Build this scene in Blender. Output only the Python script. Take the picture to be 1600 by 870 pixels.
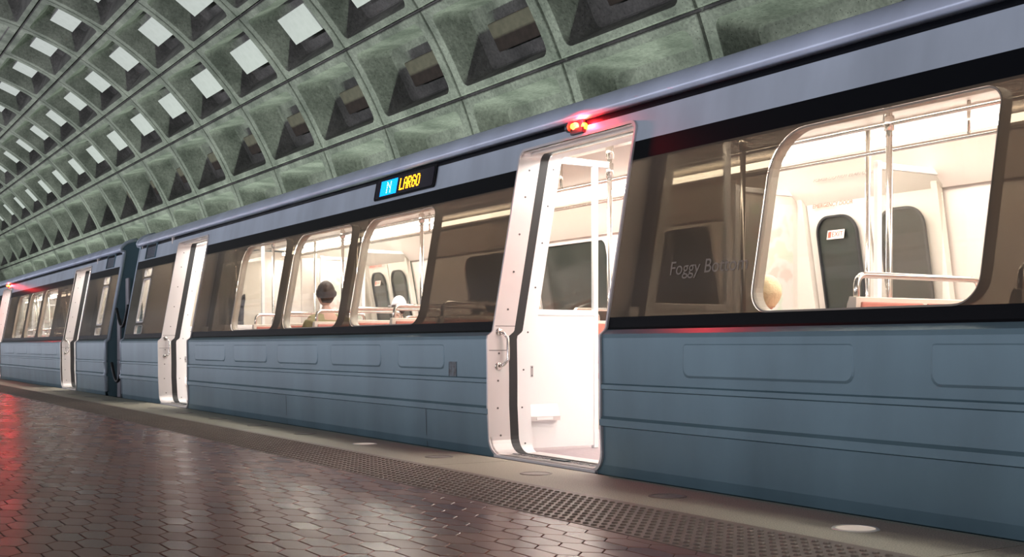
import bpy, bmesh, math, random
from mathutils import Vector, Matrix
from mathutils.geometry import delaunay_2d_cdt
random.seed(7)
C = bpy.context.scene.collection
PI = math.pi
for o in list(bpy.data.objects):
    bpy.data.objects.remove(o)

# ------------------------------------------------------------ camera, world, big lights
CAM_H = 0.71
cam_data = bpy.data.cameras.new('camera')
cam = bpy.data.objects.new('camera', cam_data)
C.objects.link(cam)
cam.location = (0, 0, CAM_H)
cam.rotation_euler = (PI/2, 0, math.radians(90-31.145))
cam_data.sensor_width = 36
cam_data.lens = 1855/1600*36
cam_data.shift_y = 105/1600
cam_data.clip_start = 0.05
cam_data.clip_end = 400
bpy.context.scene.camera = cam

sc = bpy.context.scene
sc.view_settings.view_transform = 'Standard'
sc.view_settings.look = 'None'
sc.view_settings.gamma = 1
sc.view_settings.use_curve_mapping = False
sc.view_settings.exposure = 0.0

world = bpy.data.worlds.new('world')
sc.world = world
world.use_nodes = True
world.node_tree.nodes['Background'].inputs[0].default_value = (0.55, 0.62, 0.75, 1)
world.node_tree.nodes['Background'].inputs[1].default_value = 0.0

# vault geometry (circle in the y-z plane)
VR, VY, VZ = 9.9, 3.876, 2.293
A1, DA = 0.418, 0.215
S0, SL = 27.74, 4.11


def area(name, loc, rot, sx, sy, power, col, parent=None):
    l = bpy.data.lights.new(name, 'AREA')
    l.shape = 'RECTANGLE'
    l.size = sx
    l.size_y = sy
    l.energy = power
    l.color = col
    o = bpy.data.objects.new(name, l)
    C.objects.link(o)
    o.location = loc
    o.rotation_euler = rot
    if parent:
        o.parent = parent
    return o


# long unseen strip lights, one each side, placed for their effect
FAR_P, NEAR_P = 6400, 9000
far_l = area('far_edge_uplight', (-52, 11.3, 0.35), (PI-math.radians(8), 0, 0), 80, 0.3, FAR_P, (0.80, 1.0, 0.80))  # unseen uplight at the far platform edge, placed and cut for coffer shading
near_l = area('near_fill_light', (-38, -5.1, 1.25), (PI-math.radians(18), 0, 0), 110, 0.3, NEAR_P, (0.90, 0.88, 1.0))  # unseen uplight lifted above its parapet to light the train side directly
# no lamps between the tracks or in the crown
# ------------------------------------------------------------ material helpers


def mat(name, col, rough=0.5, metal=0.0, spec=0.5, bump=None, noise=None, coat=0.0):
    """bump=(scale,strength[,dist]); noise=(scale, amount, colour2)"""
    m = bpy.data.materials.new(name)
    m.use_nodes = True
    nt = m.node_tree
    b = nt.nodes['Principled BSDF']
    b.inputs['Base Color'].default_value = (*col, 1)
    b.inputs['Roughness'].default_value = rough
    b.inputs['Metallic'].default_value = metal
    b.inputs['Specular IOR Level'].default_value = spec
    b.inputs['Coat Weight'].default_value = coat
    tc = nt.nodes.new('ShaderNodeTexCoord')
    if noise:
        n = nt.nodes.new('ShaderNodeTexNoise')
        n.inputs['Scale'].default_value = noise[0]
        n.inputs['Detail'].default_value = 5
        nt.links.new(tc.outputs['Object'], n.inputs['Vector'])
        r = nt.nodes.new('ShaderNodeMapRange')
        r.inputs[1].default_value = 0.35
        r.inputs[2].default_value = 0.65
        r.inputs[4].default_value = noise[1]
        nt.links.new(n.outputs['Fac'], r.inputs[0])
        mx = nt.nodes.new('ShaderNodeMix')
        mx.data_type = 'RGBA'
        mx.inputs[6].default_value = (*col, 1)
        mx.inputs[7].default_value = (*noise[2], 1)
        nt.links.new(r.outputs[0], mx.inputs[0])
        nt.links.new(mx.outputs[2], b.inputs['Base Color'])
    if bump:
        n = nt.nodes.new('ShaderNodeTexNoise')
        n.inputs['Scale'].default_value = bump[0]
        n.inputs['Detail'].default_value = 6
        nt.links.new(tc.outputs['Object'], n.inputs['Vector'])
        bp = nt.nodes.new('ShaderNodeBump')
        bp.inputs['Strength'].default_value = bump[1]
        bp.inputs['Distance'].default_value = bump[2] if len(bump) > 2 else 0.01
        nt.links.new(n.outputs['Fac'], bp.inputs['Height'])
        nt.links.new(bp.outputs['Normal'], b.inputs['Normal'])
    return m


def emit(name, col, strength):
    m = bpy.data.materials.new(name)
    m.use_nodes = True
    b = m.node_tree.nodes['Principled BSDF']
    b.inputs['Base Color'].default_value = (*col, 1)
    b.inputs['Emission Color'].default_value = (*col, 1)
    b.inputs['Emission Strength'].default_value = strength
    b.inputs['Roughness'].default_value = 0.4
    return m


def tinted(name, tint, through, gloss_col=(1, 1, 1), rough=0.05, base=None, basefac=0.0):
    """thin pane: transparent (tinted) + fresnel gloss + optional diffuse film"""
    m = bpy.data.materials.new(name)
    m.use_nodes = True
    nt = m.node_tree
    nt.nodes.clear()
    out = nt.nodes.new('ShaderNodeOutputMaterial')
    tr = nt.nodes.new('ShaderNodeBsdfTransparent')
    tr.inputs[0].default_value = (*[t*through for t in tint], 1)
    gl = nt.nodes.new('ShaderNodeBsdfGlossy')
    gl.inputs['Roughness'].default_value = rough
    gl.inputs['Color'].default_value = (*gloss_col, 1)
    fr = nt.nodes.new('ShaderNodeFresnel')
    gm = nt.nodes.new('ShaderNodeNewGeometry')
    mr = nt.nodes.new('ShaderNodeMapRange')      # the same reflectance from either face of the pane
    mr.inputs[3].default_value = 1.45
    mr.inputs[4].default_value = 1/1.45
    nt.links.new(gm.outputs['Backfacing'], mr.inputs[0])
    nt.links.new(mr.outputs[0], fr.inputs[0])
    cur = tr.outputs[0]
    if base:
        df = nt.nodes.new('ShaderNodeBsdfDiffuse')
        df.inputs[0].default_value = (*base, 1)
        ad = nt.nodes.new('ShaderNodeMixShader')
        ad.inputs[0].default_value = basefac
        nt.links.new(cur, ad.inputs[1])
        nt.links.new(df.outputs[0], ad.inputs[2])
        cur = ad.outputs[0]
    mx = nt.nodes.new('ShaderNodeMixShader')
    nt.links.new(fr.outputs[0], mx.inputs[0])
    nt.links.new(cur, mx.inputs[1])
    nt.links.new(gl.outputs[0], mx.inputs[2])
    nt.links.new(mx.outputs[0], out.inputs[0])
    return m


def concrete_mat():
    m = mat('vault_concrete', (0.19, 0.187, 0.172), 0.85, bump=(9, 0.8, 0.03), noise=(1.1, 1.0, (0.085, 0.087, 0.078)))
    nt = m.node_tree
    b = nt.nodes['Principled BSDF']
    src = b.inputs['Base Color'].links[0].from_socket
    tc = [n for n in nt.nodes if n.type == 'TEX_COORD'][0]
    v = nt.nodes.new('ShaderNodeTexVoronoi')      # bug holes in the cast concrete
    v.inputs['Scale'].default_value = 11
    nt.links.new(tc.outputs['Object'], v.inputs['Vector'])
    n2 = nt.nodes.new('ShaderNodeTexNoise')
    n2.inputs['Scale'].default_value = 14
    n2.inputs['Detail'].default_value = 6
    nt.links.new(tc.outputs['Object'], n2.inputs['Vector'])
    r = nt.nodes.new('ShaderNodeMapRange')
    r.inputs[1].default_value = 0.10
    r.inputs[2].default_value = 0.15
    r.inputs[3].default_value = 0.35
    r.inputs[4].default_value = 1.0
    nt.links.new(v.outputs['Distance'], r.inputs[0])
    r2 = nt.nodes.new('ShaderNodeMapRange')
    r2.inputs[1].default_value = 0.3
    r2.inputs[2].default_value = 0.7
    r2.inputs[3].default_value = 0.72
    r2.inputs[4].default_value = 1.12
    nt.links.new(n2.outputs['Fac'], r2.inputs[0])
    mu = nt.nodes.new('ShaderNodeMath')
    mu.operation = 'MULTIPLY'
    nt.links.new(r.outputs[0], mu.inputs[0])
    nt.links.new(r2.outputs[0], mu.inputs[1])
    vm = nt.nodes.new('ShaderNodeVectorMath')
    vm.operation = 'SCALE'
    nt.links.new(src, vm.inputs[0])
    nt.links.new(mu.outputs[0], vm.inputs['Scale'])
    nt.links.new(vm.outputs[0], b.inputs['Base Color'])
    return m


def tile_mat():
    m = mat('quarry_tile', (0.16, 0.07, 0.06), 0.22, spec=0.38, bump=(25, 0.06, 0.003))
    nt = m.node_tree
    b = nt.nodes['Principled BSDF']
    g = nt.nodes.new('ShaderNodeNewGeometry')
    cr = nt.nodes.new('ShaderNodeValToRGB')
    e = cr.color_ramp.elements
    e[0].color = (0.16, 0.060, 0.045, 1)
    e[1].color = (0.22, 0.095, 0.064, 1)
    e.new(0.5).color = (0.19, 0.075, 0.055, 1)
    nt.links.new(g.outputs['Random Per Island'], cr.inputs[0])
    nt.links.new(cr.outputs[0], b.inputs['Base Color'])
    r = nt.nodes.new('ShaderNodeMapRange')
    r.inputs[3].default_value = 0.24
    r.inputs[4].default_value = 0.31
    nt.links.new(g.outputs['Random Per Island'], r.inputs[0])
    nt.links.new(r.outputs[0], b.inputs['Roughness'])
    return m


def body_mat(name, col, rough, metal):
    """car-side paint: slight vertical dirt streaks"""
    m = mat(name, col, rough, metal)
    nt = m.node_tree
    b = nt.nodes['Principled BSDF']
    tc = [n for n in nt.nodes if n.type == 'TEX_COORD'][0]
    mp = nt.nodes.new('ShaderNodeMapping')
    mp.inputs['Scale'].default_value = (1.6, 1, 0.5)
    nt.links.new(tc.outputs['Object'], mp.inputs[0])
    n = nt.nodes.new('ShaderNodeTexNoise')
    n.inputs['Scale'].default_value = 1.6
    n.inputs['Detail'].default_value = 7
    nt.links.new(mp.outputs[0], n.inputs['Vector'])
    r = nt.nodes.new('ShaderNodeMapRange')
    r.inputs[1].default_value = 0.3
    r.inputs[2].default_value = 0.75
    r.inputs[3].default_value = 1.1
    r.inputs[4].default_value = 0.8
    nt.links.new(n.outputs['Fac'], r.inputs[0])
    vm = nt.nodes.new('ShaderNodeVectorMath')
    vm.operation = 'SCALE'
    vm.inputs[0].default_value = col
    nt.links.new(r.outputs[0], vm.inputs['Scale'])
    nt.links.new(vm.outputs[0], b.inputs['Base Color'])
    return m


M = {}
M['concrete'] = concrete_mat()
M['plain_concrete'] = mat('plain_concrete', (0.2, 0.2, 0.19), 0.9, bump=(12, .4), noise=(3, .8, (.13, .13, .12)))
M['tile'] = tile_mat()
M['grout'] = mat('dark_grout', (0.02, 0.013, 0.011), 0.8)
M['granite'] = mat('granite_edge', (0.50, 0.48, 0.38), 0.55, bump=(150, .3, .003), noise=(170, 1.0, (0.24, 0.235, 0.19)))
M['tactile'] = mat('tactile_tile', (0.20, 0.16, 0.13), 0.45, noise=(5, .7, (.15, .12, .10)))
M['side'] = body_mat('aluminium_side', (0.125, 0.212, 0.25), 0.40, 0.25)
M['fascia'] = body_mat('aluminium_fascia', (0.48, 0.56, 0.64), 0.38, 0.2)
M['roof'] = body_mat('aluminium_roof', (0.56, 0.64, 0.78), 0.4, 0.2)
M['black'] = mat('black_trim', (0.004, 0.005, 0.007), 0.3, spec=0.15)
M['band'] = tinted('see_through_band', (1.0, 0.84, 0.64), 0.13, base=(0.15, 0.12, 0.088), basefac=0.5, rough=0.12)  # painted band made see-through so the interior strip shows as a streak
M['band_solid'] = mat('brown_band', (0.05, 0.04, 0.03), 0.25)
M['glass'] = tinted('window_glass', (0.97, 0.97, 0.95), 0.93, rough=0.02)
M['dark_glass'] = mat('dark_door_glass', (0.035, 0.04, 0.035), 0.08)
M['cream'] = mat('cream_panel', (0.74, 0.68, 0.62), 0.5)
M['white'] = mat('white_panel', (0.86, 0.86, 0.86), 0.4)
M['frame'] = mat('door_frame_metal', (0.66, 0.63, 0.62), 0.38, 0.25)
M['rubber'] = mat('black_rubber', (0.012, 0.014, 0.016), 0.5)
M['chrome'] = mat('chrome_tube', (0.72, 0.69, 0.64), 0.18, 0.9)
M['dark_metal'] = mat('dark_metal', (0.06, 0.06, 0.065), 0.45, 0.6)
M['screw'] = mat('screw_head', (0.12, 0.11, 0.11), 0.4, 0.8)
M['seat_shell'] = mat('seat_shell', (0.72, 0.66, 0.58), 0.45)
M['seat_pink'] = mat('seat_vinyl', (0.62, 0.25, 0.20), 0.5, noise=(20, .3, (.5, .2, .17)))
M['carpet'] = mat('car_floor', (0.40, 0.33, 0.35), 0.7, noise=(30, .8, (.34, .28, .30)))
M['strip'] = emit('fluorescent_strip', (1.0, 0.95, 0.86), 20.0)
M['aco'] = mat('acoustic_panel_face', (0.45, 0.43, 0.445), 0.8, noise=(4, .6, (.39, .375, .385)))
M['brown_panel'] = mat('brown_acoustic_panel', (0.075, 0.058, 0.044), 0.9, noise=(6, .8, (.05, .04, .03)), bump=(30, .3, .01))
M['barrier'] = mat('barrier_rubber', (0.20, 0.20, 0.22), 0.5)
M['plate'] = mat('lock_plate_metal', (0.42, 0.41, 0.42), 0.4, 0.4)
M['winframe'] = mat('window_frame', (0.30, 0.26, 0.21), 0.4)


def link(name, me, m=None, parent=None, smooth=False):
    o = bpy.data.objects.new(name, me)
    C.objects.link(o)
    if m is not None:
        for x in (m if isinstance(m, (list, tuple)) else [m]):
            me.materials.append(x)
    if parent:
        o.parent = parent
    if smooth:
        for p in me.polygons:
            p.use_smooth = True
    return o


def pyobj(name, vs, fs, m, parent=None, smooth=False):
    me = bpy.data.meshes.new(name)
    me.from_pydata(vs, [], fs)
    me.update()
    return link(name, me, m, parent, smooth)


def tag(o, label=None, cat=None, group=None, kind=None):
    if label:
        o['label'] = label
    if cat:
        o['category'] = cat
    if group:
        o['group'] = group
    if kind:
        o['kind'] = kind
    return o


def empty(name, loc=(0, 0, 0), rz=0):
    o = bpy.data.objects.new(name, None)
    o.empty_display_size = 0.2
    C.objects.link(o)
    o.location = loc
    o.rotation_euler = (0, 0, rz)
    return o


class MB:
    def __init__(s):
        s.v, s.f = [], []

    def add(s, vs, fs):
        n = len(s.v)
        s.v += [tuple(v) for v in vs]
        s.f += [tuple(i+n for i in f) for f in fs]
        return s

    def box(s, x0, x1, y0, y1, z0, z1, b=0.0):
        if b <= 0:
            vs = [(x, y, z) for x in (x0, x1) for y in (y0, y1) for z in (z0, z1)]
            return s.add(vs, [(0, 1, 3, 2), (4, 6, 7, 5), (0, 4, 5, 1), (2, 3, 7, 6), (0, 2, 6, 4), (1, 5, 7, 3)])
        bm = bmesh.new()
        bmesh.ops.create_cube(bm, size=1, matrix=Matrix.Translation(((x0+x1)/2, (y0+y1)/2, (z0+z1)/2)) @ Matrix.Diagonal((x1-x0, y1-y0, z1-z0, 1)))
        bmesh.ops.bevel(bm, geom=bm.edges[:], offset=b, segments=2, affect='EDGES', profile=0.6)
        bm.verts.index_update()
        s.add([v.co.copy() for v in bm.verts], [[v.index for v in f.verts] for f in bm.faces])
        bm.free()
        return s

    def tube(s, pts, r, n=10, caps=True):
        pts = [Vector(p) for p in pts]
        rs = r if isinstance(r, (list, tuple)) else [r]*len(pts)
        rings = []
        up = None
        for i, p in enumerate(pts):
            d = (pts[min(i+1, len(pts)-1)]-pts[max(i-1, 0)]).normalized()
            if up is None:
                up = Vector((0, 0, 1)) if abs(d.z) < 0.9 else Vector((1, 0, 0))
            a = d.cross(up).normalized()
            up = a.cross(d).normalized()
            rings.append([p+a*rs[i]*math.cos(t*2*PI/n)+up*rs[i]*math.sin(t*2*PI/n) for t in range(n)])
        vs = [v for r_ in rings for v in r_]
        fs = []
        for i in range(len(rings)-1):
            for j in range(n):
                fs.append((i*n+j, i*n+(j+1) % n, (i+1)*n+(j+1) % n, (i+1)*n+j))
        if caps:
            fs.append(tuple(range(n))[::-1])
            fs.append(tuple((len(rings)-1)*n+j for j in range(n)))
        return s.add(vs, fs)

    def disc(s, c, axis, r, h, n=20, bev=0.0):
        """short cylinder starting at c along axis"""
        axis = Vector(axis).normalized()
        c = Vector(c)
        if bev > 0:
            return s.tube([c, c+axis*(h-bev), c+axis*h], [r, r, r-bev], n)
        return s.tube([c, c+axis*h], r, n)

    def build(s, name, m, parent=None, smooth=False):
        return pyobj(name, s.v, s.f, m, parent, smooth)


def rrect(x0, x1, z0, z1, r, n=6):
    """rounded rectangle outline, counter-clockwise in (x,z). r = radius or (bl,br,tr,tl)"""
    if not isinstance(r, (list, tuple)):
        r = (r,)*4
    out = []
    for (cx, cz, a0), q in zip(((x0, z0, PI), (x1, z0, 1.5*PI), (x1, z1, 0), (x0, z1, .5*PI)), r):
        sx = 1 if cx == x0 else -1
        sz = 1 if cz == z0 else -1
        for i in range(n+1):
            a = a0+i*PI/2/n
            out.append((cx+sx*q+q*math.cos(a), cz+sz*q+q*math.sin(a)))
    return out


def smooth_by_angle(o, ang=40):
    me = o.data
    for p in me.polygons:
        p.use_smooth = True
    try:
        me.set_sharp_from_angle(angle=math.radians(ang))
    except Exception:
        pass
    return o


# ------------------------------------------------------------ the vault
def cell_rings(l, k, shallow=False):
    """rings of (x, angle, depth) around one coffer of row l (between joints l and l+1), bay k"""
    xa, xb = -(S0+SL*k), -(S0+SL*(k-1))
    a0 = A1+DA*(l-1)
    w, h = SL, VR*DA

    def ring(inx, inlo, inhi, r, d, n=5):
        pts = rrect(inx, w-inx, inlo, h-inhi, max(r, 1e-4), n)
        # add mid points on the straight sides
        out = []
        m = len(pts)
        for i, p in enumerate(pts):
            out.append(p)
            if (i+1) % (n+1) == 0:
                q = pts[(i+1) % m]
                for t in (1/4, 2/4, 3/4):
                    out.append((p[0]*(1-t)+q[0]*t, p[1]*(1-t)+q[1]*t))
        return [(xa+p[0], a0+p[1]/VR, d) for p in out]
    if shallow:
        return [ring(0, 0, 0, 0, .10), ring(.025, .025, .025, .01, .09), ring(.045, .045, .045, .02, 0.01), ring(.06, .06, .06, .02, 0),
                ring(.4, .3, .3, .12, 0), ring(.43, .33, .33, .12, .05)]
    return [ring(0, 0, 0, 0, .14), ring(.024, .024, .024, .01, .13), ring(.04, .04, .04, .02, 0.012), ring(.06, .06, .06, .02, 0),
            ring(.32, .20, .22, .20, 0), ring(.326, .205, .208, .20, .006), ring(.334, .210, .222, .20, .03),
            ring(.41, .30, .52, .16, COFD-.05), ring(.46, .33, .56, .14, COFD)]


COFD = 0.86


def vpt(x, a, d, shift=0):
    R = VR+d
    return (x, VY+R*math.cos(a), VZ+R*math.sin(a))


K0, K1 = -8, 19
mb = MB()
for l in range(-2, 16):
    for k in range(K0, K1):
        rings = cell_rings(l, k, shallow=(l == 5 and k == 5))
        n = len(rings[0])
        vs = [vpt(*p) for r in rings for p in r]
        fs = []
        for i in range(len(rings)-1):
            for j in range(n):
                fs.append((i*n+j, (i+1)*n+j, (i+1)*n+(j+1) % n, i*n+(j+1) % n))
        fs.append(tuple((len(rings)-1)*n+j for j in range(n))[::-1])
        mb.add(vs, fs)
ceil = mb.build('ceiling', M['concrete'])
smooth_by_angle(ceil, 24)
tag(ceil, 'coffered concrete station vault arching over the train', kind='structure')
del mb

# end walls of the station box, far platform, track bed (mostly hidden, they close the space)
X_END, X_NEAR = -(S0+SL*(K1-1)), -(S0+SL*(K0-1))


def end_wall(name, x):
    pts = [(x, VY+(VR+1)*math.cos(a), VZ+(VR+1)*math.sin(a)) for a in [(-.45)+(PI+.9)*i/40 for i in range(41)]]
    o = pyobj(name, pts, [tuple(range(len(pts)))], M['plain_concrete'])
    tag(o, kind='structure')


end_wall('wall_left', X_END)
end_wall('wall_right', X_NEAR)

# ------------------------------------------------------------ platform
EDGE, TAC0, TAC1 = 3.80, 2.67, 3.235
b = MB().box(X_END, X_NEAR, -7.2, TAC0, -1.2, -0.006).build('platform_slab', M['grout'])
tag(b, kind='structure')
b = MB().box(X_END, X_NEAR, EDGE-.06, 7.3, -1.3, -1.15).build('track_bed', M['plain_concrete'])
tag(b, kind='structure')
b = MB().box(X_END, X_NEAR, 7.3, 10.6, -1.3, -1.15).build('track_bed', M['plain_concrete'])
tag(b, kind='structure')
b = MB().box(X_END, X_NEAR, 10.6, 14.2, -1.2, 0.0).build('far_platform', M['plain_concrete'])
tag(b, kind='structure')
b = MB().box(X_END, X_NEAR, 12.3, 12.45, 0.0, 0.95).build('far_parapet', M['plain_concrete'])
tag(b, kind='structure')
b = MB().box(X_END, X_NEAR, -4.85, -4.7, 0.0, 0.95).build('near_parapet', M['plain_concrete'])
tag(b, kind='structure')


def hex_floor():
    Lt, H, pitch = 0.245, 0.1, 0.196      # tip to tip, flat to flat, column pitch
    g = 0.0035
    vs, fs = [], []
    rnd = random.Random(3)

    def poly(cx, cy, q, z, tx, ty):
        hl, hf, hh = Lt/2-q*1.3, Lt/2-(Lt-pitch)-q*.6, H/2-q
        return [(cx+dx, cy+dy, z+dx*tx+dy*ty) for dx, dy in ((-hl, 0), (-hf, -hh), (hf, -hh), (hl, 0), (hf, hh), (-hf, hh))]
    c = 0
    x = -0.9
    while x > -62:
        y0 = TAC0-H*.5-(H/2 if c % 2 else 0)
        y = y0
        lim = -0.7
        while y > lim:
            cx, cy = x, y
            tx, ty = rnd.uniform(-.0012, .0012), rnd.uniform(-.0018, .0018)
            n = len(vs)
            vs += poly(cx, cy, g*.5, -.005, 0, 0)+poly(cx, cy, g*.5, -.0015, tx, ty)+poly(cx, cy, g*.5+.0022, 0, tx, ty)
            for r in (0, 6):
                for j in range(6):
                    fs.append((n+r+j, n+r+(j+1) % 6, n+r+6+(j+1) % 6, n+r+6+j))
            fs.append(tuple(n+12+j for j in range(6)))
            y -= H
        if c % 2:      # cut tile that closes the course against the tactile strip
            n = len(vs)
            hl, hf, hh, cy = Lt/2-.003, Lt/2-(Lt-pitch)-.002, H/2-.002, TAC0-.002
            base = [(x-hl, cy), (x-hf, cy-hh), (x+hf, cy-hh), (x+hl, cy)]
            vs += [(a, b, -.005) for a, b in base]+[(a, b, 0) for a, b in base]
            fs += [(n+j, n+(j+1) % 4, n+4+(j+1) % 4, n+4+j) for j in range(4)]+[(n+4, n+5, n+6, n+7)]
        x -= pitch
        c += 1
    return pyobj('floor', vs, fs, M['tile'])


fl = hex_floor()
tag(fl, 'reddish brown elongated hexagonal quarry tiles of the platform', kind='structure')


def tactile():
    vs, fs = [], []
    sp = 0.0565
    mbx = MB()
    # tiles 0.565 long
    x = 0.2
    while x > -64:
        mbx.box(x-.5635, x, TAC0+.004, TAC1-.004, -.02, .002)
        x -= .565
    mbx.box(X_END, -64, TAC0, TAC1, -.02, .001)
    vs, fs = mbx.v, mbx.f
    nx = int(46/sp)
    for i in range(nx):
        cx = 0.2-sp*(i+.5)
        seg = 10 if cx > -12 else (7 if cx > -24 else 5)
        for j in range(10):
            cy = TAC0+.0275+j*sp*.9
            n = len(vs)
            for (r, z) in ((.0140, .002), (.0115, .0075), (.0070, .0098)):
                for t in range(seg):
                    a = 2*PI*t/seg
                    vs.append((cx+r*math.cos(a), cy+r*math.sin(a), z))
            for q in (0, 1):
                for t in range(seg):
                    fs.append((n+q*seg+t, n+q*seg+(t+1) % seg, n+(q+1)*seg+(t+1) % seg, n+(q+1)*seg+t))
            fs.append(tuple(n+2*seg+t for t in range(seg)))
    o = pyobj('tactile_strip', vs, fs, M['tactile'])
    tag(o, 'studded grey brown warning strip along the platform edge', kind='structure')


tactile()

g = MB()
x = .92
first = True
while x > -66:
    L = 3.6
    g.box(x-L+.007, x, TAC1+.002, EDGE, -.25, 0.0)
    x -= L
g.box(X_END, x, TAC1, EDGE, -.25, 0)
g.box(.924, X_NEAR, TAC1, EDGE, -.25, 0)
gr = g.build('granite_edge', M['granite'])
tag(gr, 'pale speckled granite coping beside the train', kind='structure')

# flush round lamps let into the granite
M['lens_on'] = mat('edge_lens', (0.8, 0.72, 0.62), 0.3)
nb = M['lens_on'].node_tree.nodes['Principled BSDF']
nb.inputs['Emission Color'].default_value = (1, 0.82, 0.66, 1)
nb.inputs['Emission Strength'].default_value = 0.35
M['lens_off'] = mat('edge_lens_off', (0.32, 0.29, 0.25), 0.4, noise=(60, .8, (.2, .18, .16)))
M['rim_on'] = mat('edge_rim', (0.8, 0.78, 0.72), 0.3, 0.3)
M['rim_off'] = mat('edge_rim_off', (0.25, 0.23, 0.2), 0.5, 0.3)
where = {0: 'bright white round platform edge lamp nearest the camera, at the lower right',
         1: 'dull round edge lamp between the bright nearest lamp and the open door',
         2: 'dull round edge lamp in the light patch below the nearest open door',
         4: 'bright white round edge lamp left of the nearest open door'}
for k in range(0, 16):
    s = 3.25+1.158*k
    on = k in (0, 4)
    e = empty('edge_lamp', (-s, 3.52, 0))
    lab = where.get(k, 'dull round granite edge lamp, %s to the left of the bright left lamp' % ('first', 'second', 'third', 'fourth', 'fifth', 'sixth', 'seventh', 'eighth', 'ninth', 'tenth', 'eleventh')[k-5] if k > 4 else 'dull round edge lamp under the left jamb of the nearest open door')
    tag(e, lab, 'lamp', 'edge lamps in the granite coping')
    r0 = .088
    ring = MB()
    prof = [(r0-.012, .0005), (r0-.012, .004), (r0, .004), (r0+.004, .0005)]
    n = 32
    vs = [(r*math.cos(2*PI*t/n), r*math.sin(2*PI*t/n), z) for r, z in prof for t in range(n)]
    fs = [(q*n+t, q*n+(t+1) % n, (q+1)*n+(t+1) % n, (q+1)*n+t) for q in range(3) for t in range(n)]
    pyobj('rim', vs, [f[::-1] for f in fs], M['rim_on' if on else 'rim_off'], e)
    MB().disc((0, 0, .0002), (0, 0, 1), r0-.012, .002, 32).build('lens', M['lens_on' if on else 'lens_off'], e)

# ------------------------------------------------------------ the subway car (local x'=X+6.1, y'=y-5.45)
YC = 5.45
PROF = [(-.14, 3.93), (.04, 3.905), (.255, 3.898), (.262, 3.880), (.300, 3.880), (.316, 3.892), (.462, 3.892), (.468, 3.882), (.492, 3.882),
        (.500, 3.892), (.752, 3.888), (.775, 3.892), (.800, 3.925), (.812, 3.933), (1.88, 4.125), (2.075, 4.160), (2.10, 4.166)]
ZL, ZB0, ZT0, ZT1, ZF = -.14, .800, .800, 1.885, 2.10


def YP(z):
    if z <= PROF[0][0]:
        return PROF[0][1]-YC
    for (z0, y0), (z1, y1) in zip(PROF, PROF[1:]):
        if z <= z1:
            return y0+(y1-y0)*(z-z0)/(z1-z0)-YC
    return PROF[-1][1]-YC


HALF = 10.9
DOORX = (-8.22, 0.0, 8.22)
DHW, DTOP = .63, 2.0
WINS = [(1.78, 3.08), (3.32, 4.66), (4.90, 6.22)]
WINX = [(-b, -a) for a, b in WINS[::-1]]+WINS
ENDW = [(-10.36, -9.96), (9.96, 10.36)]
WZ0, WZ1 = .868, 1.755


def inside(p, poly):
    x, z = p
    c = False
    j = len(poly)-1
    for i in range(len(poly)):
        if (poly[i][1] > z) != (poly[j][1] > z) and x < (poly[j][0]-poly[i][0])*(z-poly[i][1])/(poly[j][1]-poly[i][1])+poly[i][0]:
            c = not c
        j = i
    return c


door_holes = [rrect(c-DHW, c+DHW, 0.0, DTOP, (.11, .11, .05, .05), 7) for c in DOORX]
win_holes = [rrect(a, b, WZ0, WZ1, (.12, .12, .08, .22), 8) for a, b in WINX]
# the end windows: a tall narrow light over a small square one
end_holes = []
for a, b_ in ENDW:
    end_holes += [rrect(a, b_, 1.02, 1.62, .05, 4), rrect(a, b_, .868, .985, .03, 4), rrect(a, b_, 1.645, 1.755, .04, 4)]


def side_tris(holes, zlines):
    vs, es = [], []

    def loop(pts):
        n = len(vs)
        vs.extend(Vector(p) for p in pts)
        es.extend((n+i, n+(i+1) % len(pts)) for i in range(len(pts)))
    loop([(-HALF, ZL), (HALF, ZL), (HALF, ZF), (-HALF, ZF)])
    for h in holes:
        loop(h)
    for z in zlines:
        n = len(vs)
        vs.extend([Vector((-HALF, z)), Vector((HALF, z))])
        es.append((n, n+1))
    rv, re, rf, _, _, _ = delaunay_2d_cdt(vs, es, [], 0, 1e-5)
    tris = []
    for f in rf:
        c = sum((rv[i] for i in f), Vector((0, 0)))/3
        if not any(inside(c, h) for h in holes):
            tris.append((f, c))
    return rv, tris


def side_part(name, rv, tris, z0, z1, m, parent, flip=1, solid=0.03, yoff=0.0, xr=None):
    idx, vs, fs = {}, [], []
    for f, c in tris:
        if z0 < c.y < z1 and (xr is None or xr[0] < c.x < xr[1]):
            ff = []
            for i in f:
                if i not in idx:
                    idx[i] = len(vs)
                    p = rv[i]
                    vs.append((p.x, (YP(p.y)+yoff)*flip, p.y))
                ff.append(idx[i])
            fs.append(ff if flip == 1 else ff[::-1])
    o = pyobj(name, vs, fs, m, parent)
    if solid:
        md = o.modifiers.new('thick', 'SOLIDIFY')
        md.thickness = solid
        md.offset = -1
        if isinstance(m, (list, tuple)) and len(m) > 1:
            md.material_offset = 1
            md.material_offset_rim = 0
    return o


def densify(ol):
    """give long upright edges a point at every bend of the car side"""
    out = []
    for i, p in enumerate(ol):
        q = ol[(i+1) % len(ol)]
        out.append(p)
        if abs(p[1]-q[1]) > 1.0:
            zs = [.316, .500, .752, .775, .800, .812]
            for z in (zs if q[1] > p[1] else zs[::-1]):
                t = (z-p[1])/(q[1]-p[1])
                out.append((p[0]+(q[0]-p[0])*t, z))
    return out


def ring_jamb(name, outline, y0, y1, m, parent, flip=1, closed=True, grow=0.0):
    """a band following an outline, from depth y0 to y1 behind the skin"""
    outline = densify(outline)
    n = len(outline)
    vs = [(p[0], (YP(p[1])+d)*flip, p[1]) for d in (y0, y1) for p in outline]
    fs = [(i, n+i, n+(i+1) % n, (i+1) % n) for i in range(n)]
    if flip == -1:
        fs = [f[::-1] for f in fs]
    return pyobj(name, vs, fs, m, parent)


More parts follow.
